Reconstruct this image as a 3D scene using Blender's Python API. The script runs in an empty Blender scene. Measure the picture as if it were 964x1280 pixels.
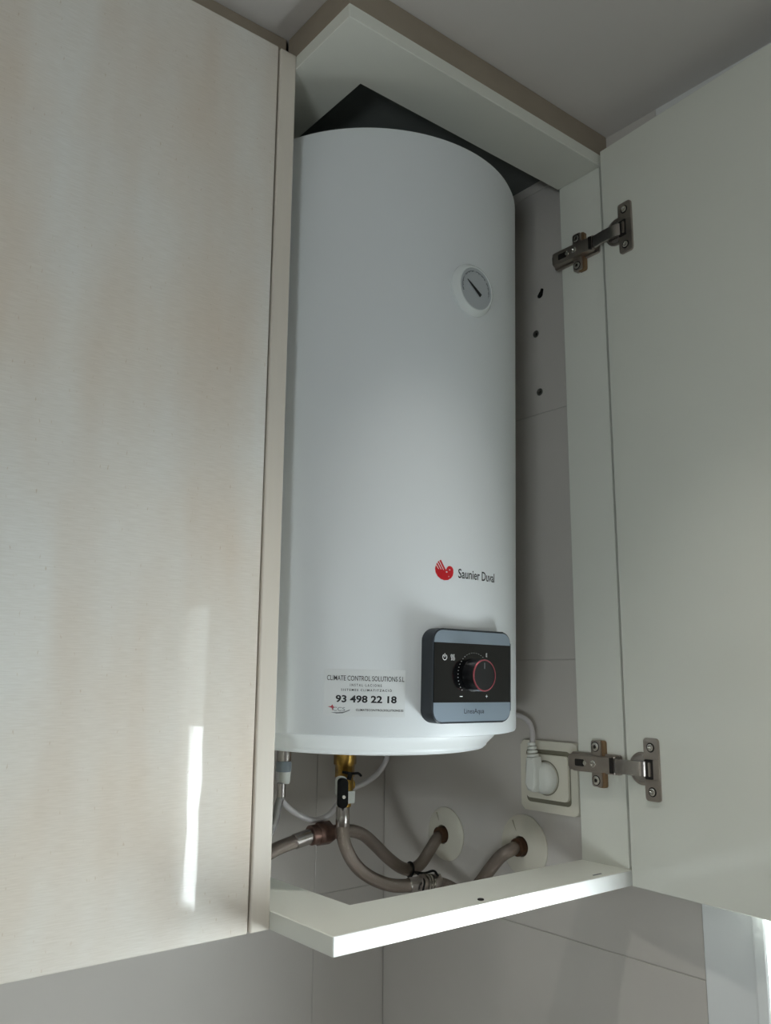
import bpy, bmesh, math, random
from mathutils import Vector, Matrix
random.seed(7)
PI = math.pi
scn = bpy.context.scene
COL = scn.collection

# ------------------------------------------------------------------ camera
cam_d = bpy.data.cameras.new('camera')
cam_d.sensor_fit = 'VERTICAL'
cam_d.sensor_height = 24.0
cam_d.sensor_width = 24.0 * 964 / 1280
cam_d.lens = 1064.211 / 1280 * 24.0
cam_d.clip_start = 0.01
cam = bpy.data.objects.new('camera', cam_d)
COL.objects.link(cam)
cr = Vector((0.77971, -0.62609, 0.00761)); cu = Vector((-0.12411, -0.14263, 0.98196)); cf = Vector((0.61371, 0.76659, 0.18892))
cm = Matrix((cr, cu, -cf)).transposed().to_4x4()
cm.translation = Vector((-0.43918, -0.61354, 0.21098))
cam.matrix_world = cm
scn.camera = cam

# ------------------------------------------------------------------ light
SKY = 27.0
scn.view_settings.view_transform = 'Standard'
scn.view_settings.look = 'None'
scn.view_settings.gamma = 1.0
scn.view_settings.use_curve_mapping = False
scn.view_settings.exposure = 0.16
world = bpy.data.worlds.new('overcast_sky')
scn.world = world
world.use_nodes = True
wb = world.node_tree.nodes['Background']
wb.inputs['Color'].default_value = (0.91, 0.96, 1.0, 1)
wb.inputs['Strength'].default_value = SKY

# room planes (metres): cabinet front is y = 0, right wall x = XW, back wall y = YB
XW, YB, ZC, ZF = 0.425, 0.463, 0.918, -1.45
XL, YR = -2.3, -2.9
# window openings
WIN1 = dict(y0=-0.46, y1=-0.15, z0=-0.32, z1=0.10)       # right wall, beside the open door
WIN2 = dict(y0=-1.045, y1=-0.885, z0=-0.27, z1=0.36)       # narrow pane further along the right wall
WIN3 = dict(y0=-2.10, y1=-1.42, z0=-0.85, z1=-0.27)      # left wall of the kitchen

def portal(name, loc, rot, sx, sy):
    d = bpy.data.lights.new(name, 'AREA'); d.shape = 'RECTANGLE'; d.size = sx; d.size_y = sy
    d.cycles.is_portal = True
    o = bpy.data.objects.new(name, d); COL.objects.link(o); o.location = loc; o.rotation_euler = rot
    return o
for nm, W_ in (('daylight_window_right', WIN1), ('daylight_window_narrow', WIN2)):
    portal(nm, (XW + 0.035, (W_['y0'] + W_['y1']) / 2, (W_['z0'] + W_['z1']) / 2), (0, PI / 2, 0), W_['z1'] - W_['z0'], W_['y1'] - W_['y0'])
portal('daylight_window_left', (XL - 0.09, (WIN3['y0'] + WIN3['y1']) / 2, (WIN3['z0'] + WIN3['z1']) / 2), (0, -PI / 2, 0), WIN3['z1'] - WIN3['z0'], WIN3['y1'] - WIN3['y0'])

# ------------------------------------------------------------------ helpers
def srgb(r, g, b):
    f = lambda c: (c / 255 / 12.92) if c / 255 <= 0.04045 else ((c / 255 + 0.055) / 1.055) ** 2.4
    return (f(r), f(g), f(b), 1)

def mat(name, col, rough=0.5, metal=0.0, coat=0.0, coat_rough=0.05, var=0.0, scale=(8, 8, 8), bump=0.0, bscale=200.0, col2=None, spec=0.5, trans=0.0, detail=3.0, bvec=None):
    m = bpy.data.materials.new(name); m.use_nodes = True
    nt = m.node_tree; b = nt.nodes['Principled BSDF']
    b.inputs['Base Color'].default_value = col
    b.inputs['Roughness'].default_value = rough
    b.inputs['Metallic'].default_value = metal
    b.inputs['Coat Weight'].default_value = coat
    b.inputs['Coat Roughness'].default_value = coat_rough
    b.inputs['Specular IOR Level'].default_value = spec
    b.inputs['Transmission Weight'].default_value = trans
    tc = nt.nodes.new('ShaderNodeTexCoord')
    if var or col2:
        mp = nt.nodes.new('ShaderNodeMapping'); mp.inputs['Scale'].default_value = scale
        nt.links.new(tc.outputs['Object'], mp.inputs['Vector'])
        nz = nt.nodes.new('ShaderNodeTexNoise'); nz.inputs['Scale'].default_value = 1.0; nz.inputs['Detail'].default_value = detail
        nt.links.new(mp.outputs['Vector'], nz.inputs['Vector'])
        rp = nt.nodes.new('ShaderNodeValToRGB')
        c2 = col2 or tuple(c * (1 - var) for c in col[:3]) + (1,)
        rp.color_ramp.elements[0].position = 0.35; rp.color_ramp.elements[0].color = c2
        rp.color_ramp.elements[1].position = 0.65; rp.color_ramp.elements[1].color = col
        nt.links.new(nz.outputs['Fac'], rp.inputs['Fac'])
        nt.links.new(rp.outputs['Color'], b.inputs['Base Color'])
    if bump:
        mp2 = nt.nodes.new('ShaderNodeMapping'); mp2.inputs['Scale'].default_value = bvec or (bscale,) * 3
        nt.links.new(tc.outputs['Object'], mp2.inputs['Vector'])
        n2 = nt.nodes.new('ShaderNodeTexNoise'); n2.inputs['Scale'].default_value = 1.0; n2.inputs['Detail'].default_value = 2
        nt.links.new(mp2.outputs['Vector'], n2.inputs['Vector'])
        bp = nt.nodes.new('ShaderNodeBump'); bp.inputs['Strength'].default_value = bump; bp.inputs['Distance'].default_value = 0.001
        nt.links.new(n2.outputs['Fac'], bp.inputs['Height'])
        nt.links.new(bp.outputs['Normal'], b.inputs['Normal'])
        if coat: nt.links.new(bp.outputs['Normal'], b.inputs['Coat Normal'])
    return m

def braid_material(name, col):
    m = mat(name, col, 0.24, 0.95)
    nt = m.node_tree; b = nt.nodes['Principled BSDF']
    uv = nt.nodes.new('ShaderNodeTexCoord')
    hs = []
    for ang in (0.62, -0.62):
        mp = nt.nodes.new('ShaderNodeMapping'); mp.inputs['Rotation'].default_value = (0, 0, ang)
        nt.links.new(uv.outputs['UV'], mp.inputs['Vector'])
        w = nt.nodes.new('ShaderNodeTexWave'); w.inputs['Scale'].default_value = 6.0; w.wave_profile = 'SIN'
        nt.links.new(mp.outputs['Vector'], w.inputs['Vector']); hs.append(w)
    mx = nt.nodes.new('ShaderNodeMath'); mx.operation = 'MULTIPLY'
    nt.links.new(hs[0].outputs['Fac'], mx.inputs[0]); nt.links.new(hs[1].outputs['Fac'], mx.inputs[1])
    bp = nt.nodes.new('ShaderNodeBump'); bp.inputs['Strength'].default_value = 0.5; bp.inputs['Distance'].default_value = 0.0006
    nt.links.new(mx.outputs[0], bp.inputs['Height']); nt.links.new(bp.outputs['Normal'], b.inputs['Normal'])
    rp = nt.nodes.new('ShaderNodeValToRGB')
    rp.color_ramp.elements[0].color = tuple(c * 0.5 for c in col[:3]) + (1,); rp.color_ramp.elements[1].color = col  # weave gaps darkened in the colour, as occlusion shade
    rp.color_ramp.elements[1].position = 0.5
    nt.links.new(mx.outputs[0], rp.inputs['Fac']); nt.links.new(rp.outputs['Color'], b.inputs['Base Color'])
    return m

def maple_material():
    m = mat('varnished_pale_maple', srgb(230, 224, 214), 0.45, spec=0.15, coat=0.8, coat_rough=0.03, bump=0.03, bvec=(60, 20, 22), detail=2.0)
    nt = m.node_tree; b = nt.nodes['Principled BSDF']; tc = nt.nodes.new('ShaderNodeTexCoord')
    def noise(scale, detail, lo, hi, c0, c1):
        mp = nt.nodes.new('ShaderNodeMapping'); mp.inputs['Scale'].default_value = scale
        nz = nt.nodes.new('ShaderNodeTexNoise'); nz.inputs['Scale'].default_value = 1.0; nz.inputs['Detail'].default_value = detail
        rp = nt.nodes.new('ShaderNodeValToRGB')
        rp.color_ramp.elements[0].position = lo; rp.color_ramp.elements[0].color = c0
        rp.color_ramp.elements[1].position = hi; rp.color_ramp.elements[1].color = c1
        nt.links.new(tc.outputs['Object'], mp.inputs['Vector']); nt.links.new(mp.outputs['Vector'], nz.inputs['Vector']); nt.links.new(nz.outputs['Fac'], rp.inputs['Fac'])
        return rp.outputs['Color']
    def mul(a, c):
        mx = nt.nodes.new('ShaderNodeMix'); mx.data_type = 'RGBA'; mx.blend_type = 'MULTIPLY'; mx.inputs['Factor'].default_value = 1.0
        nt.links.new(a, mx.inputs['A']); nt.links.new(c, mx.inputs['B']); return mx.outputs['Result']
    bands = noise((14, 3, 2.2), 2, 0.38, 0.62, srgb(225, 218, 208), srgb(232, 231, 226))      # broad figure of the veneer
    warm = noise((7, 3, 5), 3, 0.40, 0.68, srgb(255, 255, 255), srgb(253, 247, 241))          # rosy patches
    weave = noise((70, 20, 900), 2, 0.30, 0.70, srgb(246, 245, 243), srgb(255, 255, 255))     # fine horizontal ray fleck
    fleck = noise((420, 40, 130), 1, 0.20, 0.30, srgb(236, 228, 218), srgb(255, 255, 255))     # short dark pores
    nt.links.new(mul(mul(mul(bands, warm), weave), fleck), b.inputs['Base Color'])
    return m

def glass_material(name='window_glass', tint=(0.94, 0.96, 0.95)):
    m = bpy.data.materials.new(name); m.use_nodes = True
    nt = m.node_tree; nt.nodes.clear()
    out = nt.nodes.new('ShaderNodeOutputMaterial'); mix = nt.nodes.new('ShaderNodeMixShader')
    tr = nt.nodes.new('ShaderNodeBsdfTransparent'); gl = nt.nodes.new('ShaderNodeBsdfGlossy'); lw = nt.nodes.new('ShaderNodeLayerWeight'); pw = nt.nodes.new('ShaderNodeMath'); fr = nt.nodes.new('ShaderNodeMath')
    gl.inputs['Roughness'].default_value = 0.02; tr.inputs['Color'].default_value = tint + (1,)
    pw.operation = 'POWER'; pw.inputs[1].default_value = 5.0; fr.operation = 'MULTIPLY_ADD'; fr.inputs[1].default_value = 0.9; fr.inputs[2].default_value = 0.04
    lw.inputs['Blend'].default_value = 0.5; nt.links.new(lw.outputs['Facing'], pw.inputs[0]); nt.links.new(pw.outputs[0], fr.inputs[0])
    nt.links.new(fr.outputs[0], mix.inputs[0]); nt.links.new(tr.outputs[0], mix.inputs[1]); nt.links.new(gl.outputs[0], mix.inputs[2])
    nt.links.new(mix.outputs[0], out.inputs[0])
    return m

M = dict(
    maple=maple_material(),
    maple_edge=mat('varnished_maple_edge', srgb(222, 214, 202), 0.3, coat=0.7, coat_rough=0.08, var=0.07, scale=(30, 30, 3)),
    carcass=mat('pale_melamine_carcass', srgb(228, 224, 214), 0.45),
    melamine=mat('white_melamine', srgb(230, 231, 222), 0.34, var=0.02, scale=(6, 6, 6)),
    melamine_door=mat('white_melamine_door', srgb(228, 229, 219), 0.22, var=0.02, scale=(6, 6, 6)),
    edge=mat('white_edge_banding', srgb(240, 242, 240), 0.3, coat=1.0, coat_rough=0.12),
    filler=mat('beige_filler_board', srgb(158, 146, 130), 0.6, var=0.08, scale=(20, 20, 40)),
    board=mat('hole_darkening_board', srgb(112, 116, 114), 0.8, var=0.15, scale=(12, 12, 12)),
    ceiling=mat('matt_ceiling_paint', srgb(214, 210, 206), 0.9, var=0.02, scale=(3, 3, 3)),
    plaster=mat('white_plaster', srgb(222, 222, 220), 0.7, var=0.02, scale=(4, 4, 4)),
    wall=mat('warm_grey_wall_paint', srgb(178, 174, 168), 0.8, var=0.03, scale=(3, 3, 3)),
    tile=mat('glazed_wall_tile', srgb(206, 201, 195), 0.16, var=0.03, scale=(9, 9, 9), bump=0.03, bscale=25),
    grout=mat('grey_grout', srgb(192, 187, 181), 0.9),
    floor=mat('beige_floor_stone', srgb(120, 108, 96), 0.5, var=0.15, scale=(5, 5, 5)),
    frame=mat('white_lacquer_frame', srgb(236, 238, 238), 0.3),
    glass=glass_material(),
    glass_dim=glass_material('streak_dimming_glass', (0.33, 0.35, 0.35)),
    glass_mid=glass_material('streak_bright_glass', (0.85, 0.87, 0.87)),
    enamel=mat('white_enamel', srgb(230, 235, 238), 0.42),
    cap=mat('white_plastic_cap', srgb(236, 240, 242), 0.3),
    panel=mat('blue_black_plastic', srgb(38, 45, 53), 0.38),
    gloss=mat('gloss_black_plastic', srgb(14, 15, 17), 0.12),
    silver=mat('silver_grey_foil', srgb(150, 165, 180), 0.38, metal=0.55),
    knob=mat('knob_black', srgb(22, 23, 26), 0.3),
    knobring=mat('rose_metal_ring', srgb(178, 92, 102), 0.3, metal=0.6),
    print_white=mat('white_print', srgb(225, 228, 230), 0.5),
    print_grey=mat('grey_print', srgb(120, 124, 128), 0.5),
    print_black=mat('black_print', srgb(22, 26, 30), 0.5),
    red=mat('red_print', srgb(196, 16, 30), 0.4),
    red_dull=mat('dull_red_print', srgb(176, 60, 76), 0.5),
    label=mat('pale_sticker_film', srgb(226, 231, 233), 0.38),
    dial=mat('grey_dial_face', srgb(178, 184, 188), 0.3),
    bezel=mat('clear_white_bezel', srgb(226, 232, 232), 0.12),
    steel=mat('nickel_plated_steel', srgb(176, 166, 158), 0.3, metal=0.95, var=0.15, scale=(60, 60, 60)),
    steel_dark=mat('dark_metal_recess_shade', srgb(34, 30, 28), 0.5, metal=0.3),  # dark colour stands in for shade in hinge recesses; also the screw cap
    copper=mat('gilt_spacer', srgb(150, 124, 96), 0.4, metal=0.8),
    screw=mat('bright_screw', srgb(196, 192, 184), 0.25, metal=0.95),
    brass=mat('aged_brass', srgb(190, 152, 78), 0.28, metal=0.95, var=0.4, scale=(90, 90, 90)),
    nut=mat('brown_brass_nut', srgb(138, 110, 100), 0.4, metal=0.85, var=0.3, scale=(120, 120, 120)),
    ferrule=mat('crimped_steel', srgb(178, 172, 168), 0.25, metal=0.95),
    braid=braid_material('braided_steel_dull', srgb(182, 168, 157)),
    braid_bright=braid_material('braided_steel_bright', srgb(196, 194, 192)),
    black=mat('black_plastic', srgb(10, 10, 11), 0.55, spec=0.3),
    whiteplastic=mat('white_plastic', srgb(220, 222, 216), 0.35),
    cream=mat('cream_plastic', srgb(222, 218, 204), 0.38),
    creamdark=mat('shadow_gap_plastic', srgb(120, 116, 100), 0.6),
    creamseam=mat('cream_seam', srgb(176, 170, 152), 0.6),
    plug=mat('dark_grey_plug', srgb(84, 84, 78), 0.6),
    greyplastic=mat('blue_grey_plastic', srgb(136, 146, 152), 0.45),
    tube=mat('milky_tube', srgb(208, 204, 204), 0.3),
    dark=mat('hole_shade', srgb(18, 18, 16), 0.9),
    rust=mat('rusty_thread', srgb(84, 56, 34), 0.7, metal=0.3, var=0.4, scale=(200, 200, 200)),
)

def obj(name, bm, m, parent=None, smooth=None, **props):
    bmesh.ops.recalc_face_normals(bm, faces=bm.faces)
    me = bpy.data.meshes.new(name); bm.to_mesh(me); bm.free()
    if m is not None: me.materials.append(m)
    o = bpy.data.objects.new(name, me); COL.objects.link(o)
    if parent is not None: o.parent = parent
    if smooth is not None:
        for p in me.polygons: p.use_smooth = True
        me.set_sharp_from_angle(angle=math.radians(smooth))
        for p in me.polygons:
            if p.loop_total > 4: p.use_smooth = False
    for k, v in props.items(): o[k] = v
    return o

def thing(name, label, cat, loc=(0, 0, 0), group=None):
    o = bpy.data.objects.new(name, None); COL.objects.link(o); o.location = loc; o.empty_display_size = 0.05
    o['label'] = label; o['category'] = cat
    if group: o['group'] = group
    return o

def box(bm, x0, x1, y0, y1, z0, z1, bev=0.0, seg=2):
    r = bmesh.ops.create_cube(bm, size=1.0)
    vs = r['verts']
    for v in vs:
        v.co = Vector(((x0 + x1) / 2 + v.co.x * (x1 - x0), (y0 + y1) / 2 + v.co.y * (y1 - y0), (z0 + z1) / 2 + v.co.z * (z1 - z0)))
    if bev:
        es = list({e for v in vs for e in v.link_edges})
        bmesh.ops.bevel(bm, geom=es, offset=bev, segments=seg, affect='EDGES', profile=0.5)
    return bm

def bmbox(*a, **k): return box(bmesh.new(), *a, **k)

def prism(bm, pts, d0, d1, frame=None, bev=0.0):
    """pts = [(u,v)], extruded from d0 to d1 along w; frame(u,v,w)->Vector"""
    frame = frame or (lambda u, v, w: Vector((u, v, w)))
    a = [bm.verts.new(frame(u, v, d0)) for u, v in pts]; b = [bm.verts.new(frame(u, v, d1)) for u, v in pts]
    n = len(pts)
    f0 = bm.faces.new(a[::-1]); f1 = bm.faces.new(b)
    for i in range(n): bm.faces.new((a[i], a[(i + 1) % n], b[(i + 1) % n], b[i]))
    if bev:
        bmesh.ops.bevel(bm, geom=list(f1.edges), offset=bev, segments=2, affect='EDGES', profile=0.5)
    return bm

def rrect(x0, x1, z0, z1, r, n=6, corners=(1, 1, 1, 1)):
    """corners order: bl, br, tr, tl"""
    out = []
    for k, (cx, cz, a0) in enumerate(((x0 + r, z0 + r, PI), (x1 - r, z0 + r, 1.5 * PI), (x1 - r, z1 - r, 0), (x0 + r, z1 - r, 0.5 * PI))):
        if corners[k]:
            for i in range(n + 1):
                a = a0 + i / n * PI / 2; out.append((cx + r * math.cos(a), cz + r * math.sin(a)))
        else:
            out.append(((x0, z0), (x1, z0), (x1, z1), (x0, z1))[k])
    return out

def circ(cx, cz, r, n=24): return [(cx + r * math.cos(2 * PI * i / n), cz + r * math.sin(2 * PI * i / n)) for i in range(n)]

def lathe(bm, prof, c=(0, 0, 0), axis=(0, 0, 1), n=48, loop=False):
    """prof=[(r,h)] revolved about axis through c"""
    ax = Vector(axis).normalized(); t = Vector((1, 0, 0)) if abs(ax.x) < 0.9 else Vector((0, 1, 0))
    e1 = ax.cross(t).normalized(); e2 = ax.cross(e1); c = Vector(c)
    rings = []
    for r, h in prof:
        if r < 1e-6: rings.append([bm.verts.new(c + ax * h)])
        else: rings.append([bm.verts.new(c + ax * h + (e1 * math.cos(2 * PI * i / n) + e2 * math.sin(2 * PI * i / n)) * r) for i in range(n)])
    for A, B in zip(rings, rings[1:] + (rings[:1] if loop else [])):
        if len(A) == 1 and len(B) == 1: continue
        for i in range(n):
            j = (i + 1) % n
            if len(A) == 1: bm.faces.new((A[0], B[i], B[j]))
            elif len(B) == 1: bm.faces.new((A[i], A[j], B[0]))
            else: bm.faces.new((A[i], A[j], B[j], B[i]))
    for R in (() if loop else (rings[0], rings[-1])):
        if len(R) > 2: bm.faces.new(R)
    return bm

def cyl(bm, p0, p1, r0, r1=None, n=24, cham=0.0):
    p0 = Vector(p0); p1 = Vector(p1); L = (p1 - p0).length; r1 = r0 if r1 is None else r1
    pr = [(r0, 0), (r1, L)]
    if cham: pr = [(r0 - cham, 0), (r0, cham), (r1, L - cham), (r1 - cham, L)]
    return lathe(bm, pr, p0, p1 - p0, n)

def smooth_path(pts, sub=10):
    P = [Vector(p) for p in pts]; out = []
    for i in range(len(P) - 1):
        p0 = P[i - 1] if i else P[0] * 2 - P[1]; p1 = P[i]; p2 = P[i + 1]; p3 = P[i + 2] if i + 2 < len(P) else P[-1] * 2 - P[-2]
        for k in range(sub):
            t = k / sub
            out.append(0.5 * ((2 * p1) + (p2 - p0) * t + (2 * p0 - 5 * p1 + 4 * p2 - p3) * t * t + (3 * p1 - p0 - 3 * p2 + p3) * t ** 3))
    out.append(P[-1]); return out

def tube(bm, pts, r, n=14, sub=10, smooth=True, uvlen=0.012):
    path = smooth_path(pts, sub) if smooth else [Vector(p) for p in pts]
    uvl = bm.loops.layers.uv.verify()
    T = [(path[min(i + 1, len(path) - 1)] - path[max(i - 1, 0)]).normalized() for i in range(len(path))]
    up = Vector((0, 0, 1)) if abs(T[0].z) < 0.9 else Vector((1, 0, 0))
    N = (up - T[0] * up.dot(T[0])).normalized(); rings = []; L = 0; ls = []
    for i, p in enumerate(path):
        if i: L += (p - path[i - 1]).length
        N = (N - T[i] * N.dot(T[i])).normalized(); B = T[i].cross(N)
        rings.append([bm.verts.new(p + (N * math.cos(2 * PI * k / n) + B * math.sin(2 * PI * k / n)) * r) for k in range(n)]); ls.append(L)
    for i in range(len(rings) - 1):
        for k in range(n):
            j = (k + 1) % n
            f = bm.faces.new((rings[i][k], rings[i][j], rings[i + 1][j], rings[i + 1][k]))
            for lp, (u, v) in zip(f.loops, ((k, i), (k + 1, i), (k + 1, i + 1), (k, i + 1))):
                lp[uvl].uv = (u / n * 2 * PI * r / uvlen, ls[v] / uvlen)
    bm.faces.new(rings[0][::-1]); bm.faces.new(rings[-1])
    return bm

def text_bm(s, w, h, bold=0.0, extrude=0.00008, space=1.0):
    """flat text mesh in XZ-free plane: returns list of (verts(u,v,d), faces) fitted into width w / height h, centred at 0"""
    cd = bpy.data.curves.new('lettering', 'FONT'); cd.body = s; cd.size = 1.0; cd.extrude = 0.02; cd.offset = bold; cd.space_character = space
    cd.resolution_u = 3
    o = bpy.data.objects.new('lettering', cd); COL.objects.link(o)
    dg = bpy.context.evaluated_depsgraph_get()
    me = bpy.data.meshes.new_from_object(o.evaluated_get(dg))
    bpy.data.objects.remove(o); bpy.data.curves.remove(cd)
    xs = [v.co.x for v in me.vertices]; ys = [v.co.y for v in me.vertices]
    x0, x1, y0, y1 = min(xs), max(xs), min(ys), max(ys)
    vs = [((v.co.x - (x0 + x1) / 2) / (x1 - x0) * w, (v.co.y - (y0 + y1) / 2) / (y1 - y0) * h, (v.co.z / 0.04 + 0.5) * extrude) for v in me.vertices]
    fs = [tuple(p.vertices) for p in me.polygons]
    bpy.data.meshes.remove(me)
    return vs, fs

def add_text(bm, s, w, h, frame, **k):
    vs, fs = text_bm(s, w, h, **k)
    bv = [bm.verts.new(frame(*v)) for v in vs]
    for f in fs:
        try: bm.faces.new([bv[i] for i in f])
        except ValueError: pass
    return bm

def structure(o, label=None):
    o['kind'] = 'structure'
    if label: o['label'] = label
    return o

# ------------------------------------------------------------------ structure: room shell
TJ = 0.0012         # tile thickness standing proud of the grout bed
def wall_with_holes(axis_x, x_in, x_out, y0, y1, z0, z1, holes):
    """wall slab parallel to the yz plane made of blocks around rectangular openings (sorted, non overlapping in y)"""
    bm = bmesh.new(); y = y0
    for h in sorted(holes, key=lambda h: h['y0']):
        if h['y0'] > y: box(bm, x_in, x_out, y, h['y0'], z0, z1)
        box(bm, x_in, x_out, h['y0'], h['y1'], z0, h['z0']); box(bm, x_in, x_out, h['y0'], h['y1'], h['z1'], z1)
        y = h['y1']
    box(bm, x_in, x_out, y, y1, z0, z1)
    return bm

wr = structure(obj('wall_right', wall_with_holes(1, XW + TJ, XW + 0.03, YR, -0.074, ZF, ZC, [WIN1, WIN2]), M['plaster']), 'white right wall with windows, behind the open cabinet door')
def slab_with_holes(x0, x1, y0, y1, z0, z1, holes, blind=None):
    """slab in the yz plane with round holes; through, or blind to depth x0 + blind"""
    bm = bmesh.new()
    def loop(pts, x): 
        vs = [bm.verts.new((x, p[0], p[1])) for p in pts]
        return vs, [bm.edges.new((vs[i], vs[(i + 1) % len(vs)])) for i in range(len(vs))]
    rect = [(y0, z0), (y1, z0), (y1, z1), (y0, z1)]
    fv, fe = loop(rect, x0); bv, be = loop(rect, x1)
    es, eb = list(fe), list(be)
    for k in range(4): bm.faces.new((fv[k], fv[(k + 1) % 4], bv[(k + 1) % 4], bv[k]))
    for pts in holes:
        a, ea = loop(pts, x0); es += ea
        c, ec = loop(pts, x0 + blind if blind else x1)
        n = len(a)
        for k in range(n): bm.faces.new((a[k], a[(k + 1) % n], c[(k + 1) % n], c[k]))
        if blind: bm.faces.new(c)
        else: eb += ec
    bmesh.ops.triangle_fill(bm, use_beauty=True, use_dissolve=False, edges=es)
    if blind: bm.faces.new(bv)
    else: bmesh.ops.triangle_fill(bm, use_beauty=True, use_dissolve=False, edges=eb)
    return bm
HOLES = [(0.738, 0.123, 0.0056), (0.682, 0.132, 0.0042), (0.596, 0.128, 0.0042)]
rows = [-1.422, -1.091, -0.760, -0.429, -0.098, 0.233, 0.565, 0.896, ZC]
def hole_outline(z, y, r):
    out = circ(y, z, r, 16)
    if r > 0.005:                                   # the empty hole has a chipped upper lip
        out = [(yy - (0.0016 if zz > z + 0.002 else 0), zz + (0.0032 if zz > z + 0.002 and yy < y + 0.001 else 0)) for yy, zz in out]
    return out
outl = [hole_outline(*h) for h in HOLES]
obj('tile_bed', slab_with_holes(XW + TJ, XW + 0.16, -0.074, YB, ZF, ZC, outl, 0.035), M['grout'], wr)
for i in range(len(rows) - 1):
    g = 0.0005
    if rows[i] < 0.7 < rows[i + 1]: bm = slab_with_holes(XW, XW + TJ + 0.0002, -0.0735, YB, rows[i] + g, rows[i + 1] - g, outl)
    else: bm = bmbox(XW, XW + TJ + 0.0006, -0.0735, YB, rows[i] + g, rows[i + 1] - g, 0.0004, seg=1)
    obj('tile', bm, M['tile'], wr)

bm = bmesh.new()
ya, za = HOLES[0][1], HOLES[0][0]
A_ = [bm.verts.new((XW + 0.0010, ya + (p - ya) * 0.97, za + (q - za) * 0.97)) for p, q in outl[0]]
B_ = [bm.verts.new((XW + 0.0340, ya + (p - ya) * 0.97, za + (q - za) * 0.97)) for p, q in outl[0]]
for k in range(len(A_)): bm.faces.new((A_[k], A_[(k + 1) % len(A_)], B_[(k + 1) % len(A_)], B_[k]))
bm.faces.new(B_)
obj('hole_shade_liner', bm, M['dark'], wr)  # dark liner added so the empty hole looks shaded inside

wbk = structure(obj('wall_back', bmbox(XL, XW + 0.16, YB + TJ, YB + 0.15, ZF, ZC), M['grout']), 'tiled back wall behind the heater and under the left cabinet')
xs = [XW - 0.0007, 0.298, -0.202, -0.702, -1.202]
for i in range(len(rows) - 1):
    for a, b in zip(xs[1:], xs):
        obj('tile', bmbox(a + 0.0005, b - 0.0005, YB, YB + TJ + 0.0006, rows[i] + 0.0005, rows[i + 1] - 0.0005, 0.0004, seg=1), M['tile'], wbk)
structure(obj('ceiling', bmbox(XL - 0.15, XW + 0.16, YR - 0.15, YB + 0.15, ZC, ZC + 0.12), M['ceiling']), 'white ceiling above the cabinets')
structure(obj('floor', bmbox(XL - 0.15, XW + 0.16, YR - 0.15, YB + 0.15, ZF - 0.1, ZF), M['floor']), 'beige floor of the kitchen')
structure(obj('wall_left', wall_with_holes(1, XL - 0.08, XL, YR, YB, ZF, ZC, [WIN3]), M['wall']), 'left wall of the kitchen with a window')
structure(obj('wall_front', bmbox(XL - 0.16, XW + 0.16, YR - 0.15, YR, ZF, ZC), M['wall']), 'plain wall opposite the cabinets')
# white casing beside the tiles, then the window frame
tr = structure(obj('trim_1', bmbox(XW - 0.0015, XW + 0.02, -0.131, -0.0745, ZF, 0.36, 0.0012), M['frame']), 'flat white casing at the end of the wall tiles')
def window(name, W_, x0, x1, wf, label, mull=0):
    y0, y1, z0, z1 = W_['y0'], W_['y1'], W_['z0'], W_['z1']
    bm = bmesh.new()
    box(bm, x0, x1, y0, y0 + wf, z0, z1, 0.002); box(bm, x0, x1, y1 - wf, y1, z0, z1, 0.002)
    box(bm, x0, x1, y0 + wf, y1 - wf, z0, z0 + wf, 0.002); box(bm, x0, x1, y0 + wf, y1 - wf, z1 - wf, z1, 0.002)
    if mull: box(bm, x0, x1, (y0 + y1) / 2 - 0.02, (y0 + y1) / 2 + 0.02, z0 + wf, z1 - wf, 0.002)
    o = structure(obj(name, bm, M['frame']), label)
    obj('pane', bmbox((x0 + x1) / 2 - 0.002, (x0 + x1) / 2 + 0.002, y0 + wf, y1 - wf, z0 + wf, z1 - wf), M['glass'], o)
    return o
window('window_1', WIN1, XW + 0.006, XW + 0.03, 0.018, 'white framed window on the right wall just past the open door')
w2 = structure(obj('window_2', bmbox(XW + 0.004, XW + 0.02, WIN2['y0'] - 0.0, WIN2['y0'] + 0.008, WIN2['z0'], WIN2['z1'], 0.001), M['frame']), 'narrow tall window pane further along the right wall')
ym = -0.965
for a_, b_, c_, d_, m_ in ((WIN2['y0'] + 0.008, ym, WIN2['z0'], WIN2['z1'], 'glass_dim'), (ym, WIN2['y1'], WIN2['z0'], 0.10, 'glass_mid'), (ym, WIN2['y1'], 0.10, WIN2['z1'], 'glass_dim')):  # pane tints added to shape the streak reflected in the left cabinet door
    obj('pane', bmbox(XW + 0.008, XW + 0.012, a_, b_, c_, d_), M[m_], w2)
window('window_3', WIN3, XL - 0.06, XL - 0.02, 0.04, 'white framed window on the left wall of the kitchen', 1)
structure(obj('trim_2', bmbox(XW - 0.008, XW + 0.02, -0.1475, -0.1315, ZF, 0.36, 0.003), M['frame']), 'raised white strip framing the right window')

# ------------------------------------------------------------------ ceiling lamp (recessed, above the cabinet front)
LX, LY = 0.03, -0.27
lamp = thing('ceiling_lamp', 'round recessed ceiling lamp in front of the heater cabinet', 'lamp', (LX, LY, ZC))
obj('lamp_rim', lathe(bmesh.new(), [(0.032, 0.0), (0.043, 0.0), (0.043, -0.003), (0.040, -0.006), (0.034, -0.006), (0.032, -0.003)], n=40, loop=True), M['frame'], lamp, 35)
ld = bpy.data.lights.new('lamp_bulb', 'SPOT'); ld.energy = 11; ld.color = (1.0, 0.97, 0.90); ld.shadow_soft_size = 0.02; ld.spot_size = math.radians(84); ld.spot_blend = 1.0
lo = bpy.data.objects.new('lamp_bulb', ld); COL.objects.link(lo); lo.parent = lamp; lo.location = (0, 0, -0.006)

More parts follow.
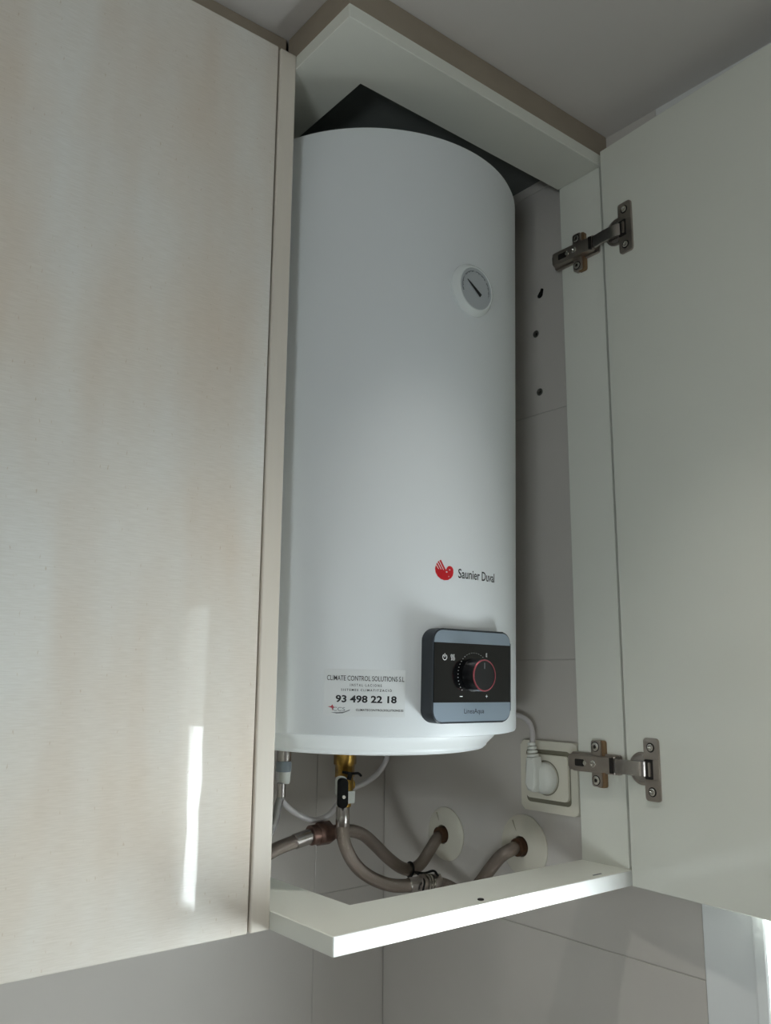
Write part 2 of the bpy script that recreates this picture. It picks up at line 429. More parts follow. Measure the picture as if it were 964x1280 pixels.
# ------------------------------------------------------------------ left wall cabinet
T = 0.0163; H = 0.868; A = 0.0985
ZB, ZT = -T, H + T
cabA = thing('wall_cabinet', 'closed pale varnished maple wall cabinet left of the heater', 'cabinet', (-0.475, A, ZB))
def la(x, y, z): return (x + 0.475, y - A, z - ZB)
def abox(name, x0, x1, y0, y1, z0, z1, m, bev=0.001, parent=None):
    p, q = la(x0, y0, z0), la(x1, y1, z1)
    return obj(name, bmbox(p[0], q[0], p[1], q[1], p[2], q[2], bev), m, parent or cabA)
abox('door', -0.472, -0.0228, A, A + 0.0195, ZB, ZT, M['maple'], 0.0015)
abox('door', -0.925, -0.475, A, A + 0.0195, ZB, ZT, M['maple'], 0.0015)
abox('stile', -0.0205, 0.0, A, A + 0.0195, ZB, ZT, M['maple_edge'], 0.0016)
abox('side_panel', -0.016, -0.0004, A + 0.0195, YB - 0.003, ZB, ZT, M['carcass'])
abox('side_panel', -0.925, -0.909, A + 0.0215, YB - 0.003, ZB, ZT, M['carcass'])
abox('bottom_panel', -0.909, -0.016, A + 0.0215, YB - 0.003, ZB, ZB + 0.016, M['carcass'])
abox('top_panel', -0.909, -0.016, A + 0.0215, YB - 0.003, ZT - 0.016, ZT, M['carcass'])
abox('filler_board', -0.925, -0.001, A + 0.021, A + 0.036, ZT, ZC - 0.0005, M['filler'])

# ------------------------------------------------------------------ heater cabinet frame + open door + hinges
W, S = 0.409, 0.070
WH = 0.0685
cabB = thing('heater_cabinet', 'white wall cabinet frame around the water heater with its door open', 'cabinet', (W / 2, 0, ZB))
CB = Vector((W / 2, 0, ZB))
def child(name, bm, m, parent=None, smooth=None, off=CB, **p):
    bmesh.ops.translate(bm, verts=bm.verts, vec=-off)
    return obj(name, bm, m, parent or cabB, smooth, **p)
def lpanel(z0, z1, s, wh):
    bm = bmesh.new()
    prism(bm, [(0, 0), (W, 0), (W, s), (wh, s), (wh, YB - 0.004), (0.0, YB - 0.004)], z0, z1)
    es = [e for e in bm.edges]
    bmesh.ops.bevel(bm, geom=es, offset=0.0007, segments=1, affect='EDGES')
    return bm
bp = child('bottom_panel', lpanel(-T, 0, S, WH), M['melamine'])
tp = child('top_panel', lpanel(H, H + T, 0.072, WH), M['melamine'])
# white edge banding on the front edge of the bottom panel is the same board; the post on the right carries the hinges
child('side_post', bmbox(W + 0.0002, W + 0.0155, 0.0038, S, ZB, ZT, 0.0008), M['melamine'])
fb = bmesh.new(); box(fb, 0.001, W + 0.0155, 0.001, 0.016, ZT, ZC - 0.0005, 0.0008); box(fb, 0.001, 0.016, 0.016, A + 0.0205, ZT, ZC - 0.0005, 0.0008)
child('filler_board', fb, M['filler'])
child('edge_banding', bmbox(0.0006, W - 0.0004, -0.0006, 0.0004, -T + 0.0004, -0.0004), M['edge'], bp)
child('added_dark_board', bmbox(0.0165, W + 0.0150, 0.0165, YB - 0.004, ZC - 0.008, ZC - 0.001), M['board'], None)  # board added under the ceiling to darken the opening above the heater
# screw cap and pencil mark on the bottom panel's top
child('screw', cyl(bmesh.new(), (0.181, 0.010, -0.001), (0.181, 0.010, 0.0012), 0.0032, n=16, cham=0.0004), M['steel_dark'], bp)
child('screw', bmbox(0.352, 0.366, 0.0085, 0.0105, -0.0005, 0.0004), M['print_grey'], bp)

# open door: hinge edge at HD, running towards the camera
HD = Vector((0.4014, -0.0044, 0)); dd = Vector((-0.0702, -0.9975, 0)); dn = Vector((-0.9975, 0.0702, 0))   # dn points to the inner face side
def df(u, v, w): return HD + dd * u + Vector((0, 0, v)) + dn * w
dbm = bmesh.new()
prism(dbm, [(0, ZB + 0.001), (0.412, ZB + 0.001), (0.412, ZT), (0, ZT)], -0.0185, 0.0, df)
bmesh.ops.bevel(dbm, geom=list(dbm.edges), offset=0.0009, segments=1, affect='EDGES')
door = child('door', dbm, M['melamine_door'])

def hinge(zc):
    def pf(u, v, w): return Vector((W - w, u, zc + v))          # on the post: u = y, v = height, w = out of the post
    F = [None]
    def part(name, bm, m, parent, sm=35): return child(name, bm, m, parent, sm)
    arm = bmesh.new()
    prism(arm, rrect(0.0125, 0.0735, -0.0088, 0.0088, 0.0015, 3), 0.0120, 0.0142, pf, 0.0006)
    prism(arm, [(0.0125, -0.0088), (0.0735, -0.0088), (0.0735, -0.0072), (0.0125, -0.0072)], 0.0035, 0.0125, pf)
    prism(arm, [(0.0125, 0.0072), (0.0735, 0.0072), (0.0735, 0.0088), (0.0125, 0.0088)], 0.0035, 0.0125, pf)
    root = part('hinge', arm, M['steel'], cabB)
    # mounting plate (cross) with spacer behind it
    sp = bmesh.new(); prism(sp, rrect(0.0275, 0.0400, -0.0272, 0.0262, 0.003, 4), 0.0002, 0.0052, pf, 0.0006)
    part('spacer', sp, M['copper'], root)
    mp = bmesh.new(); prism(mp, rrect(0.0310, 0.0450, -0.0262, 0.0262, 0.003, 4), 0.0002, 0.0080, pf, 0.001)
    prism(mp, rrect(0.008, 0.0765, -0.0066, 0.0066, 0.002, 3), 0.0002, 0.0118, pf, 0.0005)
    prism(mp, rrect(0.0065, 0.0770, -0.0112, 0.0112, 0.003, 3), 0.0002, 0.0042, pf, 0.0005)
    prism(mp, rrect(0.068, 0.0790, -0.0094, 0.0094, 0.002, 3), 0.0002, 0.0035, pf, 0.0005)
    part('mounting_plate', mp, M['steel'], root)
    for s in (-1, 1):
        bm = bmesh.new(); lathe(bm, [(0.0050, 0), (0.0050, 0.0010), (0.0036, 0.0014), (0.0022, 0.0014), (0.0018, 0.0004), (0, 0.0004)], pf(0.0385, s * 0.0190, 0.0078), (-1, 0, 0), 20)
        part('screw', bm, M['screw'], root)
        bm = bmesh.new(); lathe(bm, [(0.0058, 0), (0.0058, 0.0005), (0, 0.0005)], pf(0.0385, s * 0.0190, 0.0078), (-1, 0, 0), 20)
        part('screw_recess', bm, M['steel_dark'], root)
    # slot and adjusting screw on the arm
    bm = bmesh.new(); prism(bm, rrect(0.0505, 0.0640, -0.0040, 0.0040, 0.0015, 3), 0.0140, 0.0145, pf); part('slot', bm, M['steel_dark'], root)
    bm = bmesh.new(); lathe(bm, [(0.0028, 0), (0.0028, 0.001), (0, 0.001)], pf(0.0490, 0, 0.0140), (-1, 0, 0), 14); part('screw', bm, M['screw'], root)
    bm = bmesh.new(); lathe(bm, [(0.0040, 0), (0.0040, 0.0012), (0.0026, 0.0017), (0.0014, 0.0005), (0, 0.0005)], pf(0.0375, 0, 0.0140), (-1, 0, 0), 18); part('screw', bm, M['screw'], root)
    # dark mouth of the arm and the link into the cup
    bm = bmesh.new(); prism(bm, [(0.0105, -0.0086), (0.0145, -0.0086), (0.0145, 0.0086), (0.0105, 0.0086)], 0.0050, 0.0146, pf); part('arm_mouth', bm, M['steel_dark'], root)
    lk = bmesh.new()
    a0 = Vector((W - 0.0105, 0.0115, zc)); a1 = Vector((W - 0.0135, -0.0115, zc)); a2 = df(0.0255, zc, 0.0035); a3 = df(0.0300, zc, -0.004)
    pts = smooth_path([a0, a1, a2, a3], 6)
    prev = None
    for i, p in enumerate(pts):
        t = (pts[min(i + 1, len(pts) - 1)] - pts[max(i - 1, 0)]).normalized(); nrm = t.cross(Vector((0, 0, 1))).normalized()
        ring = [lk.verts.new(p + nrm * s1 * 0.0019 + Vector((0, 0, s2 * 0.0078))) for s1, s2 in ((-1, -1), (1, -1), (1, 1), (-1, 1))]
        if prev:
            for k in range(4): lk.faces.new((prev[k], prev[(k + 1) % 4], ring[(k + 1) % 4], ring[k]))
        else: lk.faces.new(ring)
        prev = ring
    lk.faces.new(prev[::-1])
    part('link', lk, M['ferrule'], root)
    # pivot pins by the mouth
    bm = bmesh.new(); cyl(bm, Vector((W - 0.0105, 0.0100, zc - 0.0098)), Vector((W - 0.0105, 0.0100, zc + 0.0098)), 0.0022, n=12)
    part('pivot_pin', bm, M['steel'], root)
    # cup with its plate on the door
    def dz(u, v, w): return df(u, zc + v, w)
    cup = bmesh.new(); lathe(cup, [(0.0145, 0.0001), (0.0178, 0.0001), (0.0178, 0.0012), (0.0170, 0.0018), (0.0150, 0.0018), (0.0145, 0.0012)], dz(0.0225, 0, 0), dn, 40, True)
    r1 = [v for v in cup.verts]
    part('hinge_cup', cup, M['steel'], root)
    bm = bmesh.new(); lathe(bm, [(0.0150, 0.0001), (0.0150, 0.0015), (0, 0.0015)], dz(0.0225, 0, 0), dn, 32)
    part('cup_floor', bm, M['ferrule'], root)
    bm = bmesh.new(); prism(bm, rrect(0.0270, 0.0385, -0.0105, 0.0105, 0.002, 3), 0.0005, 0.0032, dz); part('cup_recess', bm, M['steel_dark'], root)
    pl = bmesh.new()
    prism(pl, rrect(0.0265, 0.0465, 0.0105, 0.0335, 0.004, 4, (0, 0, 1, 1)), 0.0002, 0.0030, dz, 0.0006)
    prism(pl, rrect(0.0265, 0.0465, -0.0335, -0.0105, 0.004, 4, (1, 1, 0, 0)), 0.0002, 0.0030, dz, 0.0006)
    prism(pl, [(0.0385, -0.0105), (0.0465, -0.0105), (0.0465, 0.0105), (0.0385, 0.0105)], 0.0002, 0.0030, dz)
    part('cup_plate', pl, M['steel'], root)
    bm = bmesh.new(); prism(bm, rrect(0.0330, 0.0362, -0.0075, 0.0075, 0.001, 2), 0.0030, 0.0050, dz, 0.0005); part('cup_bracket', bm, M['steel'], root)
    for s in (-1, 1):
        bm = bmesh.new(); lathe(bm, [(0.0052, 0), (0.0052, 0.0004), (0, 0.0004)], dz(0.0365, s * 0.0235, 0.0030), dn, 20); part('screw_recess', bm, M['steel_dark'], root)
        bm = bmesh.new(); lathe(bm, [(0.0042, 0), (0.0040, 0.0010), (0.0026, 0.0014), (0.0014, 0.0005), (0, 0.0005)], dz(0.0365, s * 0.0235, 0.0032), dn, 18); part('screw', bm, M['screw'], root)
    return root
hinge(0.7600); hinge(0.1120)

# ------------------------------------------------------------------ water heater (local frame: z along its axis, front = -y)
HR = 0.182; HH = 0.6539
tx, ty = 0.0082, -0.0179
ax = Vector((tx, ty, 1)).normalized(); e1 = Vector((1, 0, -tx)).normalized(); e2 = ax.cross(e1)
HO = Vector((0.18083, 0.20713, 0.15422))
heater = thing('water_heater', 'tall white cylindrical electric water heater with dark control panel', 'water heater')
hm = Matrix((e1, e2, ax)).transposed().to_4x4(); hm.translation = HO
heater.matrix_world = hm
def sf(ox, oz, dr=0.0):
    """frame on the enamel surface: u = arc from ox, v = height from oz, w = outwards"""
    def f(u, v, w):
        th = (ox + u) / HR; R = HR + dr + w
        return Vector((R * math.sin(th), -R * math.cos(th), oz + v))
    return f
def hp(name, bm, m, parent=None, sm=35): return obj(name, bm, m, parent or heater, sm)
hp('body', lathe(bmesh.new(), [(HR - 0.004, 0.0), (HR - 0.0012, 0.0008), (HR, 0.0030), (HR, 0.30), (HR, HH - 0.006), (HR - 0.0018, HH - 0.0018), (HR - 0.006, HH), (0, HH + 0.002)], n=128), M['enamel'], None, 30)
hp('bottom_cap', lathe(bmesh.new(), [(0.1610, 0.001), (0.1600, -0.002), (0.1560, -0.0075), (0.1500, -0.0135), (0.1490, -0.0145), (0.1482, -0.0165), (0.1450, -0.0193), (0.1360, -0.0212), (0, -0.023)], n=96), M['cap'], None, 25)
# wall bracket at the back of the heater
bm = bmesh.new(); box(bm, -0.12, 0.12, 0.165, 0.245, HH - 0.14, HH - 0.09, 0.002)
hp('wall_bracket', bm, M['ferrule'])
bm = bmesh.new(); box(bm, -0.12, 0.12, 0.165, 0.238, 0.06, 0.10, 0.002)
hp('wall_bracket', bm, M['ferrule'])

# control panel
PX, PZ0, PZ1, PY = 0.0555, 0.0142, 0.1068, -0.1895
def pf(u, v, w): return Vector((u - 0.0006, PY - w, v))
bm = bmesh.new(); prism(bm, rrect(-PX, PX, PZ0, PZ1, 0.0125, 8), -0.024, 0.0, pf, 0.0014)
cp = hp('control_panel', bm, M['panel'])
def band(z0, z1, corners): 
    bm = bmesh.new(); return prism(bm, rrect(-PX + 0.0018, PX - 0.0018, z0, z1, 0.0110, 8, corners), -0.0004, 0.0006, pf)
hp('top_band', band(0.0928, PZ1 - 0.0018, (0, 0, 1, 1)), M['silver'], cp)
hp('face_plate', band(0.0346, 0.0926, (0, 0, 0, 0)), M['gloss'], cp)
hp('bottom_band', band(PZ0 + 0.0018, 0.0344, (1, 1, 0, 0)), M['silver'], cp)
KX, KZ = 0.0005, 0.0615
def kf(u, v, w): return pf(KX + u, KZ + v, w)
kc = pf(KX, KZ, 0)
hp('knob', lathe(bmesh.new(), [(0.0165, 0.0005), (0.0162, 0.002), (0.0156, 0.0150), (0.0150, 0.0158), (0, 0.0158)], kc, (0, -1, 0), 56), M['knob'], cp)
hp('knob_ring', lathe(bmesh.new(), [(0.0146, 0.0156), (0.0157, 0.0150), (0.0158, 0.0158), (0.0154, 0.0164), (0.0146, 0.0164)], kc, (0, -1, 0), 64, True), M['knobring'], cp)
hp('knob_pointer', prism(bmesh.new(), [(-0.0005, 0.0065), (0.0005, 0.0065), (0.0005, 0.0125), (-0.0005, 0.0125)], 0.0158, 0.0161, kf), M['print_grey'], cp)
bm = bmesh.new()
for i in range(31):
    a = math.radians(222 - i * 264 / 30); r0 = 0.0222
    k = 0.00042 if i < 12 else 0.00032
    prism(bm, circ(r0 * math.cos(a), r0 * math.sin(a), k, 6), 0.0005, 0.0008, kf)
prism(bm, [(-0.0195, -0.0215), (-0.0155, -0.0215), (-0.0155, -0.0207), (-0.0195, -0.0207)], 0.0005, 0.0008, kf)
add_text(bm, '+', 0.003, 0.003, lambda u, v, w: kf(u + 0.0185, v - 0.021, w + 0.0006))
add_text(bm, 'E', 0.0017, 0.0036, lambda u, v, w: kf(u + 0.0182, v + 0.0205, w + 0.0006))
hp('dial_marks', bm, M['print_white'], cp, None)
# power and heat symbols
bm = bmesh.new()
n = 18; cx, cz = -0.0398, 0.0785
for i in range(n):
    a0 = math.radians(125 + i * 290 / n); a1 = math.radians(125 + (i + 1) * 290 / n)
    prism(bm, [(cx + r * math.cos(a), cz + r * math.sin(a)) for r, a in ((0.0024, a0), (0.0031, a0), (0.0031, a1), (0.0024, a1))], 0.0005, 0.0008, pf)
prism(bm, [(cx - 0.0004, cz), (cx + 0.0004, cz), (cx + 0.0004, cz + 0.0036), (cx - 0.0004, cz + 0.0036)], 0.0005, 0.0008, pf)
hp('power_symbol', bm, M['print_white'], cp, None)
bm = bmesh.new()
for k in (-1, 0, 1):
    for i in range(10):
        z0 = 0.0755 + i * 0.0006; z1 = z0 + 0.0006; wv = lambda z: -0.0290 + k * 0.0019 + 0.0006 * math.sin((z - 0.0755) / 0.006 * 2 * PI)
        prism(bm, [(wv(z0) - 0.0004, z0), (wv(z0) + 0.0004, z0), (wv(z1) + 0.0004, z1), (wv(z1) - 0.0004, z1)], 0.0005, 0.0008, pf)
hp('heat_symbol', bm, M['print_white'], cp, None)
bm = bmesh.new(); add_text(bm, 'LineaAqua', 0.028, 0.0062, lambda u, v, w: pf(u + 0.0015, v + 0.0253, w + 0.0006))
hp('lettering', bm, M['print_black'], cp, None)

# thermometer
TZ = 0.4812; tcn = Vector((0.0012, -HR, TZ))
th = hp('thermometer', lathe(bmesh.new(), [(0.0302, -0.004), (0.0302, 0.0012), (0.0290, 0.0022), (0.0262, 0.0066), (0.0250, 0.0074), (0.0238, 0.0072), (0.0236, 0.0050)], tcn, (0, -1, 0), 64, True), M['bezel'])
def tf(u, v, w): return Vector((tcn.x + u, -HR - w, TZ + v))
hp('dial', prism(bmesh.new(), circ(0, 0, 0.0238, 48), 0.0055, 0.0063, tf), M['dial'], th)
bm = bmesh.new()
for i in range(44):
    a = math.radians(200 - i * 220 / 44); a1 = a - math.radians(4.2 if (i % 11) < 9 else 0.8); w0 = 0.0190 + 0.0004 * (i % 3)
    prism(bm, [(r * math.cos(q), r * math.sin(q)) for r, q in ((w0, a), (0.0207, a), (0.0207, a1), (w0, a1))], 0.0063, 0.0065, tf)
hp('scale_marks', bm, M['print_grey'], th, None)
bm = bmesh.new()
tip = Vector((-0.0135, 0.0075)); tail = Vector((0.0070, -0.0066)); d = (tail - tip).normalized(); pn = Vector((-d.y, d.x))
prism(bm, [tuple(tip), tuple(tip + d * 0.009 + pn * 0.0010), tuple(tail + pn * 0.0019), tuple(tail - pn * 0.0019), tuple(tip + d * 0.009 - pn * 0.0010)], 0.0066, 0.0074, tf)
hp('needle', bm, M['print_black'], th, None)

# maker's emblem and lettering
def ef(u, v, w): return sf(-0.0435, 0.1768)((u - 122) * 1.083e-4, -(v - 80) * 9.3e-5, w)
bm = bmesh.new()
prism(bm, [(122, 185), (128, 225), (150, 265), (185, 292), (225, 304), (265, 298), (300, 275), (320, 245), (327, 210), (325, 175), (310, 150), (288, 140), (265, 146), (250, 165), (243, 187), (235, 178), (183, 80), (170, 88), (150, 105), (133, 135), (124, 165)], 0.0, 0.00012, ef)
em = hp('emblem', bm, M['red'], None, None)
bm = bmesh.new()
for a, b in (((131, 138), (160, 185)), ((146, 112), (187, 186)), ((163, 92), (214, 190))):
    prism(bm, [(a[0] - 4, a[1]), (a[0] + 3, a[1] - 3), (b[0] + 3, b[1]), (b[0] - 3, b[1])], 0.0001, 0.0002, ef)
prism(bm, circ(283, 184, 7, 10), 0.0001, 0.0002, ef); prism(bm, circ(249, 210, 9, 10), 0.0001, 0.0002, ef)
hp('emblem_lines', bm, M['print_white'], em, None)
bm = bmesh.new(); add_text(bm, 'Saunier Duval', 0.0580, 0.0098, sf(0.0141, 0.1645, 0.0), extrude=0.0001, bold=0.010)
hp('lettering', bm, M['print_black'], None, None)

# installer's sticker
SX0, SX1, SZ0, SZ1 = -0.1535, -0.0735, 0.0195, 0.0645
bm = bmesh.new(); f = sf(0, 0)
nx = 24
g = [[bm.verts.new(f(SX0 + (SX1 - SX0) * i / nx, z, 0.00018)) for z in (SZ0, SZ1)] for i in range(nx + 1)]
gb = [[bm.verts.new(f(SX0 + (SX1 - SX0) * i / nx, z, -0.0002)) for z in (SZ0, SZ1)] for i in range(nx + 1)]
for i in range(nx):
    bm.faces.new((g[i][0], g[i + 1][0], g[i + 1][1], g[i][1]))
    for k in (0, 1): bm.faces.new((g[i][k], gb[i][k], gb[i + 1][k], g[i + 1][k]))
for i in (0, nx): bm.faces.new((g[i][0], g[i][1], gb[i][1], gb[i][0]))
st = hp('sticker', bm, M['label'], None, 60)
def line(s, th0, th1, z, h, bold=0.0, space=1.0):
    a0, a1 = math.radians(th0) * HR, math.radians(th1) * HR
    bm = bmesh.new(); add_text(bm, s, a1 - a0, h, sf((a0 + a1) / 2, z, 0.0002), bold=bold, space=space)
    return bm
hp('lettering', line('CLIMATE CONTROL SOLUTIONS S.L', -47.5, -23.5, 0.0558, 0.0048, 0.003), M['print_black'], st, None)
hp('lettering', line('INSTAL·LACIONS', -40.3, -30.6, 0.0493, 0.0025, 0.012, 1.6), M['print_black'], st, None)
hp('lettering', line('SISTEMES CLIMATITZACIÓ', -43.0, -27.4, 0.0449, 0.0027, 0.012, 1.35), M['print_black'], st, None)
hp('lettering', line('93 498 22 18', -44.6, -25.8, 0.0360, 0.0070, 0.030), M['print_black'], st, None)
hp('lettering', line('CLIMATECONTROLSOLUTIONS.ES', -38.3, -23.6, 0.0258, 0.0020, 0.010), M['print_black'], st, None)
hp('lettering', line('CCS', -45.4, -41.6, 0.0262, 0.0036), M['print_grey'], st, None)
lf = sf(math.radians(-47) * HR, 0.0225, 0.0002)
hp('swoosh', prism(bmesh.new(), [(0.003, 0.0004), (0.009, -0.0006), (0.015, -0.0002), (0.0215, 0.0024), (0.0222, 0.0036), (0.016, 0.0012), (0.010, 0.0006)], 0, 0.0001, lf), M['print_grey'], st, None)
hp('flame_mark', prism(bmesh.new(), [(0.0000, 0.0058), (0.0034, 0.0062), (0.0046, 0.0080), (0.0056, 0.0060), (0.0072, 0.0050), (0.0052, 0.0046), (0.0050, 0.0016), (0.0040, 0.0046)], 0, 0.0001, lf), M['red_dull'], st, None)

# ------------------------------------------------------------------ plumbing under the heater
VX, VY = 0.2290, 0.30
valve = thing('safety_valve', 'brass safety valve with black lever under the heater', 'valve', (VX, VY, 0.05))
def vz(name, bm, m, root, base, sm=35):
    bmesh.ops.translate(bm, verts=bm.verts, vec=-Vector(base)); return obj(name, bm, m, root, sm)
vb = (VX, VY, 0.05)
bm = bmesh.new(); lathe(bm, [(0.0125, 0.084), (0.0125, 0.098), (0.0145, 0.100), (0.0145, 0.1335)], (VX, VY, 0), (0, 0, 1), 6)
vz('hex_nut', bm, M['brass'], valve, vb, 20)
bm = bmesh.new(); lathe(bm, [(0.0085, 0.048), (0.0085, 0.060), (0.0110, 0.062), (0.0110, 0.082), (0.0098, 0.085)], (VX, VY, 0), (0, 0, 1), 28)
cyl(bm, (VX + 0.002, VY, 0.074), (VX + 0.012, VY, 0.074), 0.0065, n=20)
vz('body', bm, M['brass'], valve, vb)
def vf(u, v, w): return Vector((VX - 0.0150 + u * 0.78, VY - 0.0145 - w - u * 0.62, v + 0.002))
bm = bmesh.new(); prism(bm, rrect(-0.0058, 0.0058, 0.0470, 0.0830, 0.0050, 6), 0.0, 0.0042, vf, 0.0010)
lv = vz('lever', bm, M['black'], valve, vb)
bm = bmesh.new(); prism(bm, rrect(-0.0070, 0.0070, 0.0600, 0.0852, 0.0060, 6), -0.0030, -0.0002, vf, 0.0006)
vz('lever_seat', bm, M['whiteplastic'], valve, vb)
bm = bmesh.new(); prism(bm, circ(0, 0.0605, 0.0021, 14), 0.0038, 0.0050, vf); vz('lever_screw', bm, M['screw'], lv, (0, 0, 0)) if False else vz('lever_screw', bm, M['screw'], valve, vb)
bm = bmesh.new(); prism(bm, [(VX - 0.0060, 0.0535), (VX + 0.0045, 0.0535), (VX + 0.0045, 0.0680), (VX - 0.0060, 0.0680)], VY - 0.016, VY - 0.004, lambda u, v, w: Vector((u, w, v)), 0.001)
vz('drain_spout', bm, M['whiteplastic'], valve, vb)
bm = bmesh.new(); tube(bm, [(VX - 0.012, VY - 0.011, 0.0915), (VX, VY - 0.016, 0.0895), (VX + 0.012, VY - 0.012, 0.0885), (VX + 0.019, VY - 0.009, 0.0850)], 0.0017, 8)
tube(bm, [(VX - 0.003, VY - 0.016, 0.0895), (VX - 0.005, VY - 0.0155, 0.082)], 0.0030, 8)
vz('wire_clip', bm, M['black'], valve, vb)

def place(name, bm, m, root, sm=40):
    bmesh.ops.translate(bm, verts=bm.verts, vec=-root.location); return obj(name, bm, m, root, sm)

fit = thing('outlet_fitting', 'grey hot water outlet fitting left of the brass valve', 'pipe fitting', (0.137, 0.30, 0.080))
place('metal_sleeve', cyl(bmesh.new(), (0.137, 0.30, 0.108), (0.137, 0.30, 0.1335), 0.0088, n=28, cham=0.0008), M['ferrule'], fit)
place('plastic_collar', lathe(bmesh.new(), [(0.0086, 0.0960), (0.0094, 0.0975), (0.0094, 0.1060), (0.0088, 0.1080)], (0.137, 0.30, 0), (0, 0, 1), 28), M['greyplastic'], fit)
place('tail_piece', lathe(bmesh.new(), [(0.0060, 0.0820), (0.0068, 0.0840), (0.0072, 0.0960)], (0.1385, 0.30, 0), (0, 0, 1), 24), M['whiteplastic'], fit)

hoses = 'braided steel hoses under the heater'
# thin bright hose from the hot outlet, looping behind the left cabinet's stile
h4 = thing('flexible_hose', 'thin bright braided hose dropping from the outlet fitting at far left', 'hose', (0.1333, 0.30, 0.08), hoses)
place('braid', tube(bmesh.new(), [(0.1345, 0.30, 0.068), (0.1310, 0.30, 0.058), (0.1262, 0.301, 0.036), (0.112, 0.304, 0.012), (0.094, 0.314, -0.008), (0.078, 0.326, -0.012)], 0.0046, 14), M['braid_bright'], h4)
place('ferrule', cyl(bmesh.new(), (0.1345, 0.30, 0.066), (0.1345, 0.30, 0.0835), 0.0054, n=24, cham=0.0007), M['ferrule'], h4)
place('ferrule', cyl(bmesh.new(), (0.0790, 0.3255, -0.012), (0.0640, 0.333, -0.0135), 0.0065, n=20, cham=0.0007), M['ferrule'], h4)
# upper hose: from the left, through a brass nut, to the far wall rosette
h2 = thing('flexible_hose', 'upper braided hose with brown brass nut running to far wall rosette', 'hose', (0.2, 0.33, 0.01), hoses)
place('braid', tube(bmesh.new(), [(0.066, 0.333, -0.0165), (0.098, 0.331, -0.0140), (0.125, 0.330, -0.0075), (0.1481, 0.33, 0.0010), (0.1711, 0.33, 0.0062), (0.184, 0.33, 0.0085)], 0.0082, 16), M['braid'], h2)
place('ferrule', cyl(bmesh.new(), (0.1745, 0.33, 0.0068), (0.1980, 0.33, 0.0112), 0.0093, n=24, cham=0.001), M['ferrule'], h2)
place('hex_nut', cyl(bmesh.new(), (0.2075, 0.33, 0.0125), (0.2290, 0.33, 0.0128), 0.0145, n=6, cham=0.0012), M['nut'], h2, 20)
place('nut_collar', cyl(bmesh.new(), (0.1975, 0.33, 0.0118), (0.2085, 0.33, 0.0125), 0.0122, n=24, cham=0.001), M['nut'], h2)
place('connector', cyl(bmesh.new(), (0.2290, 0.33, 0.0126), (0.2480, 0.33, 0.0122), 0.0088, n=20, cham=0.001), M['nut'], h2)
place('braid', tube(bmesh.new(), [(0.246, 0.33, 0.0122), (0.2639, 0.33, 0.0108), (0.2838, 0.33, 0.0034), (0.3042, 0.33, -0.0122), (0.325, 0.33, -0.0298), (0.346, 0.329, -0.0440), (0.3640, 0.3275, -0.0490), (0.380, 0.3255, -0.0430), (0.396, 0.324, -0.0260), (0.408, 0.3225, -0.0125), (0.4200, 0.322, -0.0085)], 0.0082, 16, 8), M['braid'], h2)
place('threaded_end', cyl(bmesh.new(), (0.4090, 0.322, -0.0085), (0.4300, 0.322, -0.0080), 0.0112, n=16, cham=0.001), M['rust'], h2)
# lower hose: from the valve down to the joint
h1 = thing('flexible_hose', 'braided hose dropping straight down from the brass valve and curving right', 'hose', (0.2264, 0.30, 0.02), hoses)
place('ferrule', lathe(bmesh.new(), [(0.0080, 0.024), (0.0088, 0.025), (0.0088, 0.047), (0.0080, 0.048)], (0.2266, 0.30, 0), (0, 0, 1), 28), M['ferrule'], h1)
place('braid', tube(bmesh.new(), [(0.2266, 0.30, 0.030), (0.2264, 0.30, 0.0222), (0.2280, 0.299, 0.0080), (0.2331, 0.298, -0.0055), (0.2425, 0.297, -0.0200), (0.2560, 0.296, -0.0330), (0.2770, 0.295, -0.0455), (0.3030, 0.293, -0.0550), (0.3270, 0.290, -0.0578), (0.3400, 0.289, -0.0580)], 0.0084, 16), M['braid'], h1)
place('ferrule', cyl(bmesh.new(), (0.3270, 0.290, -0.0575), (0.3440, 0.288, -0.0578), 0.0094, n=24, cham=0.001), M['ferrule'], h1)
place('hex_nut', cyl(bmesh.new(), (0.3430, 0.288, -0.0578), (0.3530, 0.287, -0.0580), 0.0118, n=6, cham=0.001), M['steel'], h1, 20)
# joint and the hose to the near rosette
h3 = thing('flexible_hose', 'braided hose rising to the near wall rosette, right of the joint', 'hose', (0.37, 0.27, -0.06), hoses)
bm = bmesh.new()
for k in range(3): lathe(bm, [(0.0085, 0), (0.0112, 0.0008), (0.0112, 0.0028), (0.0085, 0.0036)], (0.3535 + k * 0.004, 0.2865 - k * 0.0006, -0.0580 - k * 0.0002), (1, -0.15, -0.05), 24)
place('threaded_joint', bm, M['screw'], h3)
place('hex_nut', cyl(bmesh.new(), (0.3655, 0.2845, -0.0586), (0.3755, 0.2815, -0.0600), 0.0118, n=6, cham=0.001), M['steel'], h3, 20)
place('braid', tube(bmesh.new(), [(0.3750, 0.2820, -0.0598), (0.385, 0.275, -0.0640), (0.390, 0.255, -0.0700), (0.388, 0.235, -0.0640), (0.385, 0.215, -0.0480), (0.3860, 0.200, -0.0310), (0.3930, 0.186, -0.0130), (0.4040, 0.176, -0.0040), (0.4180, 0.174, -0.0020)], 0.0082, 16), M['braid'], h3)
place('threaded_end', cyl(bmesh.new(), (0.4080, 0.174, -0.0025), (0.4300, 0.174, -0.0020), 0.0112, n=16, cham=0.001), M['rust'], h3)

